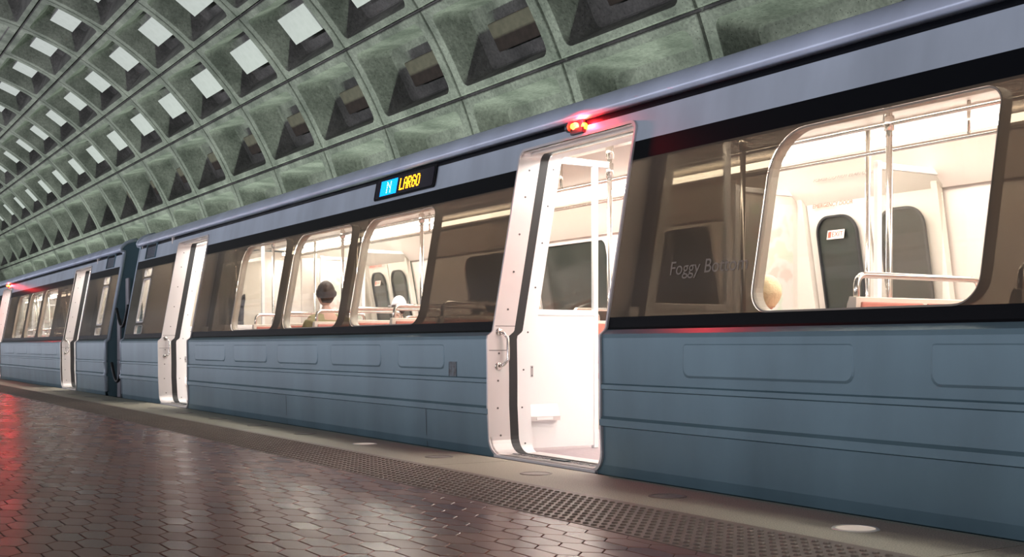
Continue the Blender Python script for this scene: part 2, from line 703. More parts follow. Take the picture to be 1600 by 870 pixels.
def outline_frame(name, o1, o2, d1, d2, m, parent, flip=1):
    """flat frame between two matching outlines, at skin depths d1 and d2 with a return"""
    o1, o2 = densify(o1), densify(o2)
    n = len(o1)
    vs = [(p[0], (YP(p[1])+d)*flip, p[1]) for o_, d in ((o1, d1), (o2, d1), (o2, d2), (o1, d2)) for p in o_]
    fs = []
    for q in range(4):
        a, b_ = q*n, ((q+1) % 4)*n
        fs += [(a+i, a+(i+1) % n, b_+(i+1) % n, b_+i) for i in range(n)]
    if flip == -1:
        fs = [f[::-1] for f in fs]
    return pyobj(name, vs, fs, m, parent)


def fillpoly(name, outline, d, m, parent, flip=1, thick=0.006):
    n = len(outline)
    vs = [(p[0], (YP(p[1])+dd)*flip, p[1]) for dd in (d, d+thick) for p in outline]
    fs = [tuple(range(n)), tuple(range(2*n-1, n-1, -1))]+[(i, n+i, n+(i+1) % n, (i+1) % n) for i in range(n)]
    if flip == -1:
        fs = [f[::-1] for f in fs]
    return pyobj(name, vs, fs, m, parent)


def text(name, body, size, loc, rot, m, parent, extrude=0.0008, sx=1.0, align='CENTER'):
    cu = bpy.data.curves.new(name, 'FONT')
    cu.body = body
    cu.size = size
    cu.extrude = extrude
    cu.align_x = align
    cu.align_y = 'CENTER'
    tmp = bpy.data.objects.new(name, cu)
    C.objects.link(tmp)
    dg = bpy.context.evaluated_depsgraph_get()
    me = bpy.data.meshes.new_from_object(tmp.evaluated_get(dg))
    bpy.data.objects.remove(tmp)
    me.materials.clear()
    o = link(name, me, m, parent)
    o.location = loc
    o.rotation_euler = rot
    o.scale = (sx, 1, 1)
    return o


TILT = math.atan2(4.125-3.933, 1.88-.812)     # how far the upper side leans in

zl = [p[0] for p in PROF[1:-1]]+[.87, 1.77, 2.06]
rv, tris = side_tris(door_holes+win_holes+end_holes, zl)

car = empty('subway_car', (-6.1, YC, 0))
tag(car, 'nearest silver blue subway car with bright open door and large windows', 'train car')
inner = M['cream']
# near side
side_part('lower_side_panel', rv, tris, ZL, .80, [M['side'], inner], car)
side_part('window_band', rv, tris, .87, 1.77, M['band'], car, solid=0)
side_part('lower_black_trim', rv, tris, .80, .87, M['black'], car, solid=.03)
side_part('upper_black_trim', rv, tris, 1.77, 1.885, M['black'], car, solid=.03)
side_part('fascia', rv, tris, 1.885, 2.06, [M['fascia'], inner], car)
side_part('gutter_shade_strip', rv, tris, 2.06, 2.2, M['black'], car, yoff=.012, solid=.02)  # gutter line: shade under the roof lip put in as black
# far side (opaque, cream inside)
side_part('far_lower_side_panel', rv, tris, ZL, .80, [M['side'], inner], car, flip=-1)
side_part('far_window_band', rv, tris, .80, 1.885, [M['band_solid'], inner], car, flip=-1)
side_part('far_fascia', rv, tris, 1.885, 2.2, [M['fascia'], inner], car, flip=-1)

# roof with a drip lip
RP = [(4.166, 2.10), (4.120, 2.112), (4.118, 2.135), (4.130, 2.165), (4.155, 2.195), (4.20, 2.232), (4.27, 2.262), (4.36, 2.288), (4.6, 2.33), (5.0, 2.37), (5.45, 2.385)]
rp = [(y-YC, z) for y, z in RP]
rp = rp+[(-y, z) for y, z in rp[::-1][1:]]
n = len(rp)
vs = [(x, y, z) for x in (-HALF, HALF) for y, z in rp]
o = pyobj('roof', vs, [(i, n+i, n+i+1, i+1) for i in range(n-1)], M['roof'], car)
smooth_by_angle(o, 35)
md = o.modifiers.new('thick', 'SOLIDIFY')
md.thickness = .02
md.offset = -1

# end walls
ep = [(YP(p[0]), p[0]) for p in PROF]+[(-YP(p[0]), p[0]) for p in PROF[::-1]]
epr = [(YP(p[0]), p[0]) for p in PROF]+[q for q in rp]+[(-YP(p[0]), p[0]) for p in PROF[::-1]]
for sx in (-1, 1):
    n = len(epr)
    xs = (sx*HALF, sx*(HALF-.05))
    vs = [(x, y, z) for x in xs for y, z in epr]
    fs = [tuple(range(n)), tuple(range(2*n-1, n-1, -1))]+[(i, (i+1) % n, n+(i+1) % n, n+i) for i in range(n)]
    pyobj('end_wall', vs, fs, M['side'], car)
    # rounded corner post that frames the end
    cp = MB()
    cp.tube([(sx*(HALF-.01), YP(p[0])+.02, p[0]) for p in PROF[1:]]+[(sx*(HALF-.01), y+.01, z-.0) for y, z in rp[1:8]], .028, 8)
    cp.build('corner_post', M['fascia'], car, True)
    # end door of the car, seen edge-on in the gap
    ed = MB().box(sx*HALF, sx*(HALF+.025), -.42, .42, .02, 1.98, .01).build('end_door', M['frame'], car)
    MB().box(sx*(HALF+.025), sx*(HALF+.03), -.22, .22, 1.0, 1.7).build('end_door_window', M['dark_glass'], ed)

for sx in (-1, 1):
    MB().box(sx*(HALF-.10), sx*(HALF-.07), -1.28, 1.28, .0, 2.1).build('end_lining', M['cream'], car)
# interior floor, ceiling, light coves
MB().box(-HALF+.06, HALF-.06, -1.52, 1.52, -.06, 0.0).build('car_floor', M['carpet'], car)
cp = [(-1.25, 1.985), (-1.12, 2.10), (-.95, 2.135), (-.50, 2.135), (-.48, 2.12), (-.46, 2.135), (.46, 2.135), (.48, 2.12), (.50, 2.135), (.90, 2.12), (1.02, 2.03), (1.17, 1.90), (1.28, 1.80)]
n = len(cp)
vs = [(x, y, z) for x in (-HALF+.06, HALF-.06) for y, z in cp]
o = pyobj('car_ceiling', vs, [(i, i+1, n+i+1, n+i) for i in range(n-1)], M['cream'], car)
md = o.modifiers.new('thick', 'SOLIDIFY')
md.thickness = .01
md.offset = 1
for (y, z, w) in ((.72, 2.058, .028), (-1.0, 2.085, .03)):
    t = MB()
    for x0 in range(9):
        xa = -HALF+.3+x0*2.37
        t.box(xa, xa+2.365, y-w, y+w, z-.022, z+.020, .008)
    t.build('light_strip', M['strip'], car)
CARP = 250
for (y, z, p) in ((.72, 2.0, CARP), (-.85, 2.02, CARP*1.1)):
    for x in (-7.2, 0, 7.2):
        area('strip_light', (x, y, z), (0, 0, 0), 7.0, .12, p/3, (1.0, 0.95, 0.90), car)
# end bulkheads inside
for sx in (-1, 1):
    MB().box(sx*9.2-.02, sx*9.2+.02, -1.3, -.5, 0, 2.1).build('bulkhead', M['cream'], car)
    MB().box(sx*9.2-.02, sx*9.2+.02, .45, 1.35, 0, 1.9).build('bulkhead', M['cream'], car)

# windows
for k, h in enumerate(win_holes):
    a, b_ = WINX[k]
    o1 = rrect(a-.022, b_+.022, WZ0-.0, WZ1+.0, (.13, .13, .11, .18), 8)
    o2 = rrect(a+.009, b_-.009, WZ0+.009, WZ1-.009, (.112, .112, .072, .212), 8)
    oo = rrect(a, b_, WZ0, WZ1, (.12, .12, .08, .22), 8)
    w = outline_frame('window', oo, o2, .006, .07, M['winframe'], car)
    fillpoly('pane', rrect(a+.008, b_-.008, WZ0+.008, WZ1-.008, (.114, .114, .07, .21), 8), .022, M['glass'], w)
    w2 = outline_frame('far_window', oo, o2, .004, .05, M['frame'], car, flip=-1)
    fillpoly('pane', rrect(a+.008, b_-.008, WZ0+.008, WZ1-.008, (.114, .114, .07, .21), 8), .022, M['dark_glass'], w2, flip=-1)
for k, h in enumerate(end_holes):
    cx = sum(p[0] for p in h)/len(h)
    cz = sum(p[1] for p in h)/len(h)
    h2 = [(cx+(p[0]-cx)*.9, cz+(p[1]-cz)*.94) for p in h]
    w = outline_frame('end_window', h, h2, -.004, .03, M['frame'], car)
    fillpoly('pane', h2, .01, M['glass'], w)
    fillpoly('far_end_window', h, .01, M['dark_glass'], car, flip=-1)

# doors
M['tread'] = mat('sill_black_tread', (0.01, 0.03, 0.035), 0.4)
M['redtext'] = mat('red_lettering', (0.65, 0.12, 0.08), 0.6)
M['greytext'] = mat('grey_lettering', (0.35, 0.30, 0.28), 0.6)


def door_set(c):
    hole = rrect(c-DHW+.004, c+DHW-.004, 0.004, DTOP-.004, (.11, .11, .05, .05), 7)
    # the outer jamb lining, skin to the door pocket
    j = ring_jamb('door_jamb', hole, -.006, .150, M['frame'], car)
    ho = rrect(c-DHW-.012, c+DHW+.012, -.012, DTOP+.012, (.12, .12, .06, .06), 7)
    outline_frame('jamb_lip', ho, hole, -.013, .012, M['frame'], j)
    # rivets and grab handle on the left reveal
    rv_ = MB()
    for z in (.12, .30, .48, .66, .95, 1.2, 1.45, 1.7, 1.88):
        rv_.disc((c-DHW+.003, YP(z)+.075, z), (1, 0, 0), .007, .004, 8)
    rv_.build('rivet', M['screw'], j)
    sm = MB()
    sm.box(c-DHW+.004, c-DHW+.0055, YP(.84), YP(.84)+.15, .838, .842)
    sm.box(c-DHW+.004, c-DHW+.0055, YP(.68), YP(.68)+.15, .678, .682)
    sm.build('jamb_seam', M['screw'], j)
    hy = YP(.6)+.105
    hd = MB()
    hd.tube([(c-DHW+.004, hy-.03, .80), (c-DHW+.035, hy-.01, .79), (c-DHW+.05, hy+.01, .76), (c-DHW+.05, hy+.012, .68), (c-DHW+.05, hy+.012, .62), (c-DHW+.035, hy-.012, .585), (c-DHW+.004, hy-.035, .575)], .011, 10)
    hd.disc((c-DHW, hy-.03, .80), (1, 0, 0), .026, .012, 16, .004)
    hd.disc((c-DHW, hy-.035, .575), (1, 0, 0), .026, .012, 16, .004)
    hd.build('grab_handle', M['chrome'], j, True)
    # the black slot with the edges of the retracted leaves
    sl = ring_jamb('door_slot', hole, .150, .215, M['rubber'], car)
    for sx in (-1, 1):
        xa = c+sx*(DHW+.003)
        zs = [.03, .2, .4, .6, .78, .82, 1.1, 1.4, 1.7, 1.95]
        vs, fs = [], []
        for z in zs:
            for dx, dy in ((0, .160), (sx*.07, .160), (sx*.07, .200), (0, .200)):
                vs.append((xa+dx, YP(z)+dy, z))
        for i in range(len(zs)-1):
            for q in range(4):
                a_ = i*4
                fs.append((a_+q, a_+(q+1) % 4, a_+4+(q+1) % 4, a_+4+q))
        fs += [(0, 1, 2, 3), tuple(len(vs)-4+q for q in (3, 2, 1, 0))]
        lf = pyobj('door_leaf', vs, fs, M['band_solid'], car)
        pz = (.86, 1.2, 1.5, 1.9)
        pyobj('leaf_pane', [(xa+sx*q_, YP(z)+.18, z) for z in pz for q_ in (.07, .62)], [(2*i, 2*i+1, 2*i+3, 2*i+2) for i in range(3)], M['glass'], lf)
        pyobj('leaf_panel', [(xa+sx*q_, YP(z)+.18, z) for z in (.03, .4, .79, .86) for q_ in (.07, .62)], [(2*i, 2*i+1, 2*i+3, 2*i+2) for i in range(3)], M['side'], lf)
    # the inner lining
    hi = rrect(c-DHW+.0, c+DHW-.0, 0.0, 1.985, (.06, .06, .04, .04), 7)
    li = ring_jamb('inner_jamb', hi, .215, .32, M['white'], car)
    r2 = MB()
    for z in (.06, .3, .55, .8, 1.1, 1.4, 1.65, 1.9):
        r2.disc((c-DHW, YP(z)+.265, z), (1, 0, 0), .006, .003, 8)
    r2.build('rivet', M['screw'], li)
    # sill
    s_ = MB().box(c-DHW+.06, c+DHW-.06, YP(0)-.02, YP(0)+.34, -.045, .004, .004).build('door_sill', M['frame'], car)
    MB().box(c-DHW+.02, c+DHW-.05, YP(0)-.035, YP(0)-.008, -.07, -.012, .004).build('sill_lip', M['dark_metal'], s_)
    td = MB()
    x = c-DHW+.08
    i = 0
    while x < c+DHW-.12:
        w = .055 if i % 2 == 0 else .022
        td.box(x, x+w, YP(0)+.10+(0 if i % 2 == 0 else .006), YP(0)+.124, .004, .0065)
        x += w+.025
        i += 1
    td.box(c-.06, c+.1, YP(0)+.09, YP(0)+.135, .004, .012, .003)
    td.build('sill_tread', M['tread'], s_)
    # header over the opening, inside
    MB().box(c-.75, c+.75, -1.22, -1.17, 1.99, 2.06).build('door_header', M['cream'], car)
    # far side: closed pair of leaves with round-topped windows
    for q, (xa, xb) in enumerate(((c-.60, c-.012), (c+.012, c+.60))):
        ol = rrect(xa, xb, .02, 1.90, .02, 3)
        ol = [p for p in ol]
        ys = []
        zs = [.02, .3, .78, .82, 1.2, 1.6, 1.90]
        wd = rrect(xa+.11, xb-.10, .92, 1.68, (.05, .05, .13, .13), 7)
        vl, el = [], []
        for lp in (ol, wd):
            n0 = len(vl)
            vl += [Vector(p) for p in lp]
            el += [(n0+i, n0+(i+1) % len(lp)) for i in range(len(lp))]
        for z in zs[1:-1]:
            n0 = len(vl)
            vl += [Vector((xa, z)), Vector((xb, z))]
            el.append((n0, n0+1))
        rv2, _, rf2, _, _, _ = delaunay_2d_cdt(vl, el, [], 0, 1e-5)
        fs = []
        for f in rf2:
            cc = sum((rv2[i] for i in f), Vector((0, 0)))/3
            if inside(cc, ol) and not inside(cc, wd):
                fs.append(tuple(f)[::-1])
        lf = pyobj('far_door_leaf', [(p.x, -(YP(p.y)+.07), p.y) for p in rv2], fs, M['cream'], car)
        md = lf.modifiers.new('thick', 'SOLIDIFY')
        md.thickness = .03
        md.offset = 1
        wd2 = rrect(xa+.095, xb-.085, .905, 1.695, (.06, .06, .14, .14), 7)
        outline_frame('window_gasket', wd2, wd, .108, .09, M['dark_metal'], lf, flip=-1)
        fillpoly('door_window', wd, .085, M['dark_glass'], lf, flip=-1)
        yt = -(YP(1.77)+.104)
        rx = (PI/2-TILT, 0, 0)
        if q == 0:
            text('emergency_lettering', 'EMERGENCY DOOR', .045, ((xa+xb)/2, yt, 1.775), rx, M['redtext'], lf)
            ex = MB()
            yy = -(YP(1.55)+.108)
            st = MB().box(-.085, .085, -.002, .002, -.035, .035, .001).build('exit_sticker', EXITBG, lf)
            st.location = ((xa+xb)/2, yy, 1.55)
            st.rotation_euler = (-TILT, 0, 0)
            MB().box(-.075, -.045, -.003, -.002, -.024, .024, .0003).build('pictogram', EXITFG, st)
            text('exit_lettering', 'EXIT', .055, (.018, -.0035, 0), (PI/2, 0, 0), EXITFG, st)
    # dark rubber between the far leaves, frame, header lettering
    fr = outline_frame('far_door_frame', rrect(c-.66, c+.66, -.0, 1.95, .02, 2), rrect(c-.61, c+.61, .0, 1.905, .02, 2), .11, .06, M['cream'], car, flip=-1)
    text('header_lettering', 'PLEASE DO NOT LEAN ON DOOR', .045, (c, 1.085, 1.945), (math.radians(55), 0, 0), M['greytext'], fr)
    # windscreens either side of the near opening
    for sx in (-1, 1):
        xw = c+sx*(DHW+.055)
        x0, x1 = xw-.015, xw+.015
        ya, yb = YP(.9)+.12, YP(.5)+.90
        face = -sx        # side that faces the doorway
        lo = MB().box(x0+.003, x1-.003, YP(.5)+.15, yb-.03, .02, .93).build('windscreen', M['white'], car)
        fm = MB()
        fm.box(x0-.004, x1+.004, yb-.035, yb, .0, 1.99, .006)            # outer post
        fm.box(x0-.004, x1+.004, YP(.9)+.27, yb, .915, .955, .006)        # mid rail
        fm.box(x0-.004, x1+.004, YP(1.9)+.12, yb+.10, 1.955, 2.00, .006)  # top rail, runs on to the pole
        fm.build('windscreen_frame', M['white'], lo)
        MB().box(xw-.003, xw+.003, YP(1.4)+.2, yb-.03, .95, 1.96).build('windscreen_pane', M['glass'], lo)
        pl = MB()
        pl.tube([(xw, yb+.11, 0), (xw, yb+.11, 2.13)], .017, 12)
        pl.tube([(xw, yb+.11, 2.02), (xw, yb+.11, 2.13)], .028, 12)
        pl.tube([(xw, yb+.11, 1.89), (xw, yb+.11, 1.99)], .026, 12)
        pl.tube([(xw, yb+.11, 0), (xw, yb+.11, .03)], .04, 12)
        pl.build('pole', M['chrome'], car, True)
        if sx == -1:
            xf = xw+.012
            y1 = YP(.5)+.29
            lk = MB().box(xf, xf+.006, y1+.00, y1+.075, .50, .575, .002).build('lock_plate', M['plate'], lo)
            sc_ = MB().disc((xf+.006, y1+.0375, .5375), (1, 0, 0), .012, .006, 12)
            for a_ in (.01, .065):
                for b2 in (.51, .565):
                    sc_.disc((xf+.006, y1+a_, b2), (1, 0, 0), .004, .002, 8)
            sc_.build('keyhole', M['screw'], lk)
            # sloped step-light box
            ys = (y1+.0, y1+.27)
            vs = []
            for y in ys:
                vs += [(xf, y, .315), (xf, y, .205), (xf+.04, y, .205), (xf+.04, y, .235)]
            bx = pyobj('kick_light', vs, [(0, 1, 2, 3), (7, 6, 5, 4), (0, 3, 7, 4), (3, 2, 6, 7), (2, 1, 5, 6), (1, 0, 4, 5)], M['frame'], lo)
            pyobj('kick_light_end', [(xf, ys[0]-.001, .315), (xf, ys[0]-.001, .205), (xf+.04, ys[0]-.001, .205), (xf+.04, ys[0]-.001, .235)], [(0, 1, 2, 3)], M['dark_metal'], bx)
            MB().box(xf+.0405, xf+.043, ys[0]+.08, ys[1]-.06, .210, .230, .002).build('kick_light_lens', M['white'], bx)
        # far-side windscreens
        y2 = -YP(.5)-.14
        lf2 = MB().box(x0+.003, x1-.003, .62, y2, .02, .93).build('windscreen', M['cream'], car)
        f2 = MB()
        f2.box(x0-.004, x1+.004, .60, .64, .0, 1.92, .006)
        f2.box(x0-.004, x1+.004, .60, -YP(.93)-.13, .915, .955, .006)
        f2.box(x0-.004, x1+.004, .60, -YP(1.85)-.13, 1.87, 1.91, .006)
        f2.build('windscreen_frame', M['white'], lf2)
        if sx == 1:
            MB().box(xw-.003, xw+.003, .63, -YP(1.4)-.16, .95, 1.88).build('windscreen_pane', M['glass'], lf2)
        else:
            MB().box(xw-.006, xw+.006, .63, -YP(1.4)-.16, .95, 1.88).build('upper_panel', M['cream'], lf2)
            pb = MB().box(xw+.006, xw+.012, .70, .70+.50, .98, 1.80, .002).build('map_board', MAPM, lf2)
        pl = MB()
        pl.tube([(xw, .53, 0), (xw, .53, 2.13)], .017, 12)
        pl.build('pole', M['chrome'], car, True)


# map board material: pale sheet with soft coloured blobs and ruled lines (generic)
MAPM = mat('map_sheet', (0.72, 0.70, 0.66), 0.5, noise=(5, .5, (.62, .60, .52)))
_nt = MAPM.node_tree
_b = _nt.nodes['Principled BSDF']
_tc = [n_ for n_ in _nt.nodes if n_.type == 'TEX_COORD'][0]
_w = _nt.nodes.new('ShaderNodeTexNoise')
_w.inputs['Scale'].default_value = 6
_nt.links.new(_tc.outputs['Object'], _w.inputs['Vector'])
_cr = _nt.nodes.new('ShaderNodeValToRGB')
_e = _cr.color_ramp.elements
_e[0].position = .36
_e[0].color = (.68, .56, .50, 1)
_e[1].position = .62
_e[1].color = (.62, .68, .56, 1)
_e.new(.44).color = (.74, .70, .66, 1)
_e.new(.54).color = (.74, .72, .68, 1)
_nt.links.new(_w.outputs['Fac'], _cr.inputs[0])
_nt.links.new(_cr.outputs[0], _b.inputs['Base Color'])
EXITBG = mat('exit_white', (0.85, 0.72, 0.66), 0.5)
EXITFG = mat('exit_red', (0.75, 0.10, 0.06), 0.5)
for c in DOORX:
    door_set(c)

# overhead rails with stanchion poles
for y in (-.35, .35):
    r = MB()
    r.tube([(-9.0, y, 1.92), (9.0, y, 1.92)], .015, 10)
    for x in (-7, -5.2, -3.4, -1.6, 1.6, 3.4, 5.2, 7):
        r.tube([(x+.0, y, 1.92), (x, y, 2.13)], .011, 8)
    r.build('overhead_rail', M['chrome'], car, True)


def pole(x, y):
    p = MB()
    p.tube([(x, y, 0), (x, y, 2.13)], .018, 12)
    p.tube([(x, y, 2.05), (x, y, 2.13)], .03, 12)
    p.tube([(x, y, 1.88), (x, y, 1.96)], .028, 12)
    p.tube([(x, y, 0), (x, y, .02)], .045, 12)
    p.build('pole', M['chrome'], car, True)


for x in (1.63, 3.9, 5.7, -2.2, -4.0, -5.9):
    pole(x, -.35)

# seats: double benches, each with a shell, cushions and a chrome handrail loop


def seat_meshes():
    w0, w1 = -.46, .46
    sh = MB()
    # backrest shell (slightly reclined) as a lofted slab; occupant faces -x
    def slab(mb_, pts, y0, y1):
        n_ = len(pts)
        vs_ = [(x, y, z) for y in (y0, y1) for x, z in pts]
        mb_.add(vs_, [tuple(range(n_)), tuple(range(2*n_-1, n_-1, -1))]+[(i, n_+i, n_+(i+1) % n_, (i+1) % n_) for i in range(n_)])
    slab(sh, [(.0, .42), (.03, .42), (.10, .90), (.10, .93), (.06, .935), (.045, .90), (-.03, .44)], w0, w1)
    slab(sh, [(-.46, .38), (.02, .36), (.02, .41), (-.46, .43), (-.485, .41)], w0, w1)
    sh.box(-.36, -.08, w0, w0+.05, .0, .37, .005)
    sh.box(-.36, -.08, w1-.05, w1, .0, .37, .005)
    cu = MB()
    for a, b2 in ((w0+.02, -.01), (.01, w1-.02)):
        cu.box(-.47, -.02, a, b2, .425, .475, .018)
        n0 = len(cu.v)
        cu.box(-.03, .02, a, b2, .49, .90, .018)
        for i in range(n0, len(cu.v)):
            x, y, z = cu.v[i]
            cu.v[i] = (x+(z-.45)*.145-.01, y, z)
    bk = MB()
    for a, b2 in ((w0+.03, -.015), (.015, w1-.03)):
        n0 = len(bk.v)
        bk.box(.03, .05, a, b2, .55, .91, .008)
        for i in range(n0, len(bk.v)):
            x, y, z = bk.v[i]
            bk.v[i] = (x+(z-.42)*.125, y, z)
    hr = MB()
    r = .05
    pts = [(.075, w0+.03, .85), (.075, w0+.03, .985-.0)]
    pts += [(.075, w0+.03+r*(1-math.cos(t)), .985+r*math.sin(t)-.0) for t in (PI/8, PI/4, 3*PI/8, PI/2)]
    pts += [(.075, w1-.03-r*(1-math.sin(t)), .985+r*math.cos(t)) for t in (0, PI/8, PI/4, 3*PI/8)]
    pts += [(.075, w1-.03, .985), (.075, w1-.03, .85)]
    hr.tube(pts, .015, 8)
    return sh, cu, bk, hr


sm_ = seat_meshes()
proto = None


def add_seat(x, y, flip=False):
    global proto
    if proto is None:
        shell = sm_[0].build('seat', M['seat_shell'], car)
        sm_[1].build('cushion', M['seat_pink'], shell)
        sm_[2].build('back_pad', M['seat_pink'], shell)
        sm_[3].build('handrail', M['chrome'], shell, True)
        proto = shell
        o_ = shell
    else:
        o_ = proto.copy()
        C.objects.link(o_)
        o_.parent = car
        for ch in list(proto.children):
            c_ = ch.copy()
            C.objects.link(c_)
            c_.parent = o_
    o_.location = (x, y, 0)
    o_.rotation_euler = (0, 0, PI if flip else 0)


SEATX = [1.25+.95, 1.25+1.8, 1.25+2.65, 1.25+3.5, 1.25+4.35]
for x in SEATX:
    add_seat(x, -.87)
    add_seat(x, .87)
for x in [-1.85, -2.68, -3.5, -4.35, -5.2, -6.05]:
    add_seat(x, -.87)
    add_seat(x, .87)

# ventilation grilles near the ends, in the fascia
for sx in (-1, 1):
    xa = sx*10.2
    gr_ = MB()
    for i in range(9):
        z = 1.905+i*.02
        gr_.add([(xa-.24, YP(z)-.012, z), (xa+.24, YP(z)-.012, z), (xa+.24, YP(z+.014)-.002, z+.014), (xa-.24, YP(z+.014)-.002, z+.014)], [(0, 1, 2, 3)])
    vg = MB()
    for (a, b_, z0, z1) in ((-.26, .26, 1.893, 1.9), (-.26, .26, 2.087, 2.094), (-.265, -.24, 1.893, 2.094), (.24, .265, 1.893, 2.094)):
        vg.add([(xa+x, YP(z)-d, z) for d in (.014, -.004) for x, z in ((a, z0), (b_, z0), (b_, z1), (a, z1))],
               [(0, 1, 2, 3), (0, 4, 5, 1), (1, 5, 6, 2), (2, 6, 7, 3), (3, 7, 4, 0)])
    v_ = vg.build('vent_grille', M['side'], car)
    gr_.build('louvre', M['dark_metal'], v_)

# marker lamps under the drip lip, beside the middle door
M['red_on'] = emit('red_marker', (1.0, 0.02, 0.01), 60)
M['amber_on'] = emit('amber_marker', (1.0, 0.55, 0.02), 12)
M['green_on'] = emit('yellow_green_marker', (0.75, 1.0, 0.02), 8)
lx, ly, lz = .03, YP(2.07), 2.066
hs = MB()
hs.box(lx-.06, lx+.075, ly-.035, ly+.01, lz-.05, lz-.012, .006)
hs.tube([(lx-.085, ly-.03, lz), (lx-.05, ly-.03, lz)], [.03, .033], 14)
hs.box(lx-.05, lx+.05, ly-.012, ly+.01, lz-.04, lz+.04, .006)
lamp = hs.build('marker_lamp', M['dark_metal'], car)
q = MB()
q.disc((lx-.02, ly-.01, lz), (0.35, -1, 0), .026, .028, 16, .008)
q.build('lens', M['red_on'], lamp)
q = MB()
q.disc((lx-.02, ly-.036, lz), (.35, -1, 0), .017, .012, 14, .004)
q.build('bulb', M['amber_on'], lamp)
q = MB()
q.disc((lx+.062, ly-.005, lz-.01), (.2, -1, 0), .022, .018, 16, .008)
q.build('indicator', M['green_on'], lamp)
pl_ = bpy.data.lights.new('marker_glow', 'POINT')
pl_.energy = 22
pl_.color = (1, .01, .02)
pl_.shadow_soft_size = .02
po = bpy.data.objects.new('marker_glow', pl_)
C.objects.link(po)
po.parent = car
po.location = (lx+.06, ly-.045, lz+.02)

# destination sign in the fascia
M['sign_blue'] = emit('sign_blue_leds', (0.0, 0.33, 1.0), 2.2)
M['sign_white'] = emit('sign_white_leds', (1.0, 1.0, 1.0), 4)
M['sign_amber'] = emit('sign_amber_leds', (1.0, 0.36, 0.01), 5)
FT = math.atan2(4.160-4.125, 2.075-1.885)
sgn = empty('destination_sign', (6.1-8.49, YP(1.985)-.004, 1.993))
sgn.parent = car
sgn.rotation_euler = (-FT, 0, 0)


def panel(name, x0, x1, z0, z1, y, m, parent, r=.03, th=.004):
    ol = rrect(x0, x1, z0, z1, r, 5)
    n_ = len(ol)
    vs_ = [(p[0], yy, p[1]) for yy in (y, y+th) for p in ol]
    return pyobj(name, vs_, [tuple(range(n_)), tuple(range(2*n_-1, n_-1, -1))]+[(i, n_+i, n_+(i+1) % n_, (i+1) % n_) for i in range(n_)], m, parent)


panel('sign_housing', -.545, .545, -.092, .092, -.010, M['black'], sgn)
SG = mat('sign_glass', (0.03, 0.028, 0.04), 0.08)
panel('sign_face', -.515, .515, -.074, .074, -.013, SG, sgn, .02)


def led_text(name, s_, x, z, h, wd, m, r):
    font = {'N': ['10001', '11001', '10101', '10011', '10001', '10001', '10001'],
            'L': ['10000']*6+['11111'], 'A': ['01110', '10001', '10001', '11111', '10001', '10001', '10001'],
            'R': ['11110', '10001', '10001', '11110', '10100', '10010', '10001'],
            'G': ['01110', '10001', '10000', '10111', '10001', '10001', '01110'],
            'O': ['01110', '10001', '10001', '10001', '10001', '10001', '01110']}
    d = MB()
    px = h/7
    cx = x
    for ch in s_:
        for rr, row in enumerate(font[ch]):
            for cc, v in enumerate(row):
                if v == '1':
                    X, Z = cx+cc*wd/5, z+h/2-(rr+.5)*px
                    d.tube([(X, -.0135, Z), (X, -.0165, Z)], r, 6)
        cx += wd*1.22
    d.build(name, m, sgn)


bl = MB()
for i in range(20):
    for j in range(11):
        X, Z = -.42+i*.0155, -.058+j*.0115
        bl.box(X-.0056, X+.0056, -.0145, -.0130, Z-.0045, Z+.0045)
bl.build('blue_leds', M['sign_blue'], sgn)
led_text('line_letter', 'N', -.30, 0, .10, .08, M['sign_white'], .0036)
led_text('destination_letters', 'LARGO', -.06, 0, .10, .060, M['sign_amber'], .0062)

# small latch recess on the lower side, with grime, left of the middle door
dl = MB()
for (a, b_, z0, z1) in ((-.055, .055, .475, .48), (-.055, -.05, .48, .60), (.05, .055, .48, .60), (-.05, .05, .595, .60)):
    dl.box(-1.13+a, -1.13+b_, YP(.5)-.004, YP(.5)+.004, z0, z1)
dl.box(-1.18, -1.08, YP(.5)-.0015, YP(.5)+.002, .48, .595)
dl.build('latch_recess', mat('grimy_latch', (.09, .09, .09), .6, noise=(25, .9, (.2, .25, .28))), car)

# access-panel seams and skirt notches
for x in (-4.4, -1.55, 5.4):
    sm2 = MB()
    zz = [-.13, 0, .1, .2, .255]
    for z0, z1 in zip(zz, zz[1:]):
        sm2.add([(x-.003+(z1-.1)*0, YP(z0)-.0015, z0), (x+.003, YP(z0)-.0015, z0), (x+.003, YP(z1)-.0015, z1), (x-.003, YP(z1)-.0015, z1)], [(0, 1, 2, 3)])
    sm2.build('panel_seam', M['dark_metal'], car)
# shallow raised panels on the lower side
for x0, x1 in ((-7.3, -6.2), (-5.9, -4.9), (-4.6, -3.6), (-3.3, -2.3), (-2.0, -1.25), (1.35, 2.5), (2.9, 4.1), (4.5, 5.7), (6.0, 7.2)):
    rp_ = MB()
    o1 = rrect(x0, x1, .545, .725, (.05, .05, .02, .02), 4)
    o2 = rrect(x0+.012, x1-.012, .557, .713, (.04, .04, .015, .015), 4)
    n_ = len(o1)
    vs_ = [(p[0], YP(.6)-.0005, p[1]) for p in o1]+[(p[0], YP(.6)-.003, p[1]) for p in o2]
    rp_.add(vs_, [(i, (i+1) % n_, n_+(i+1) % n_, n_+i) for i in range(n_)]+[tuple(n_+i for i in range(n_))])
    rp_.build('pressed_panel', M['side'], car)


def copy_tree(o, parent=None):
    c_ = o.copy()
    C.objects.link(c_)
    c_.parent = parent
    for ch in list(o.children):
        copy_tree(ch, c_)
    return c_


car2 = copy_tree(car)
car2.location = (-6.1-22.8, YC, 0)
tag(car2, 'farther subway car at the left, beyond the coupling gap', 'train car')

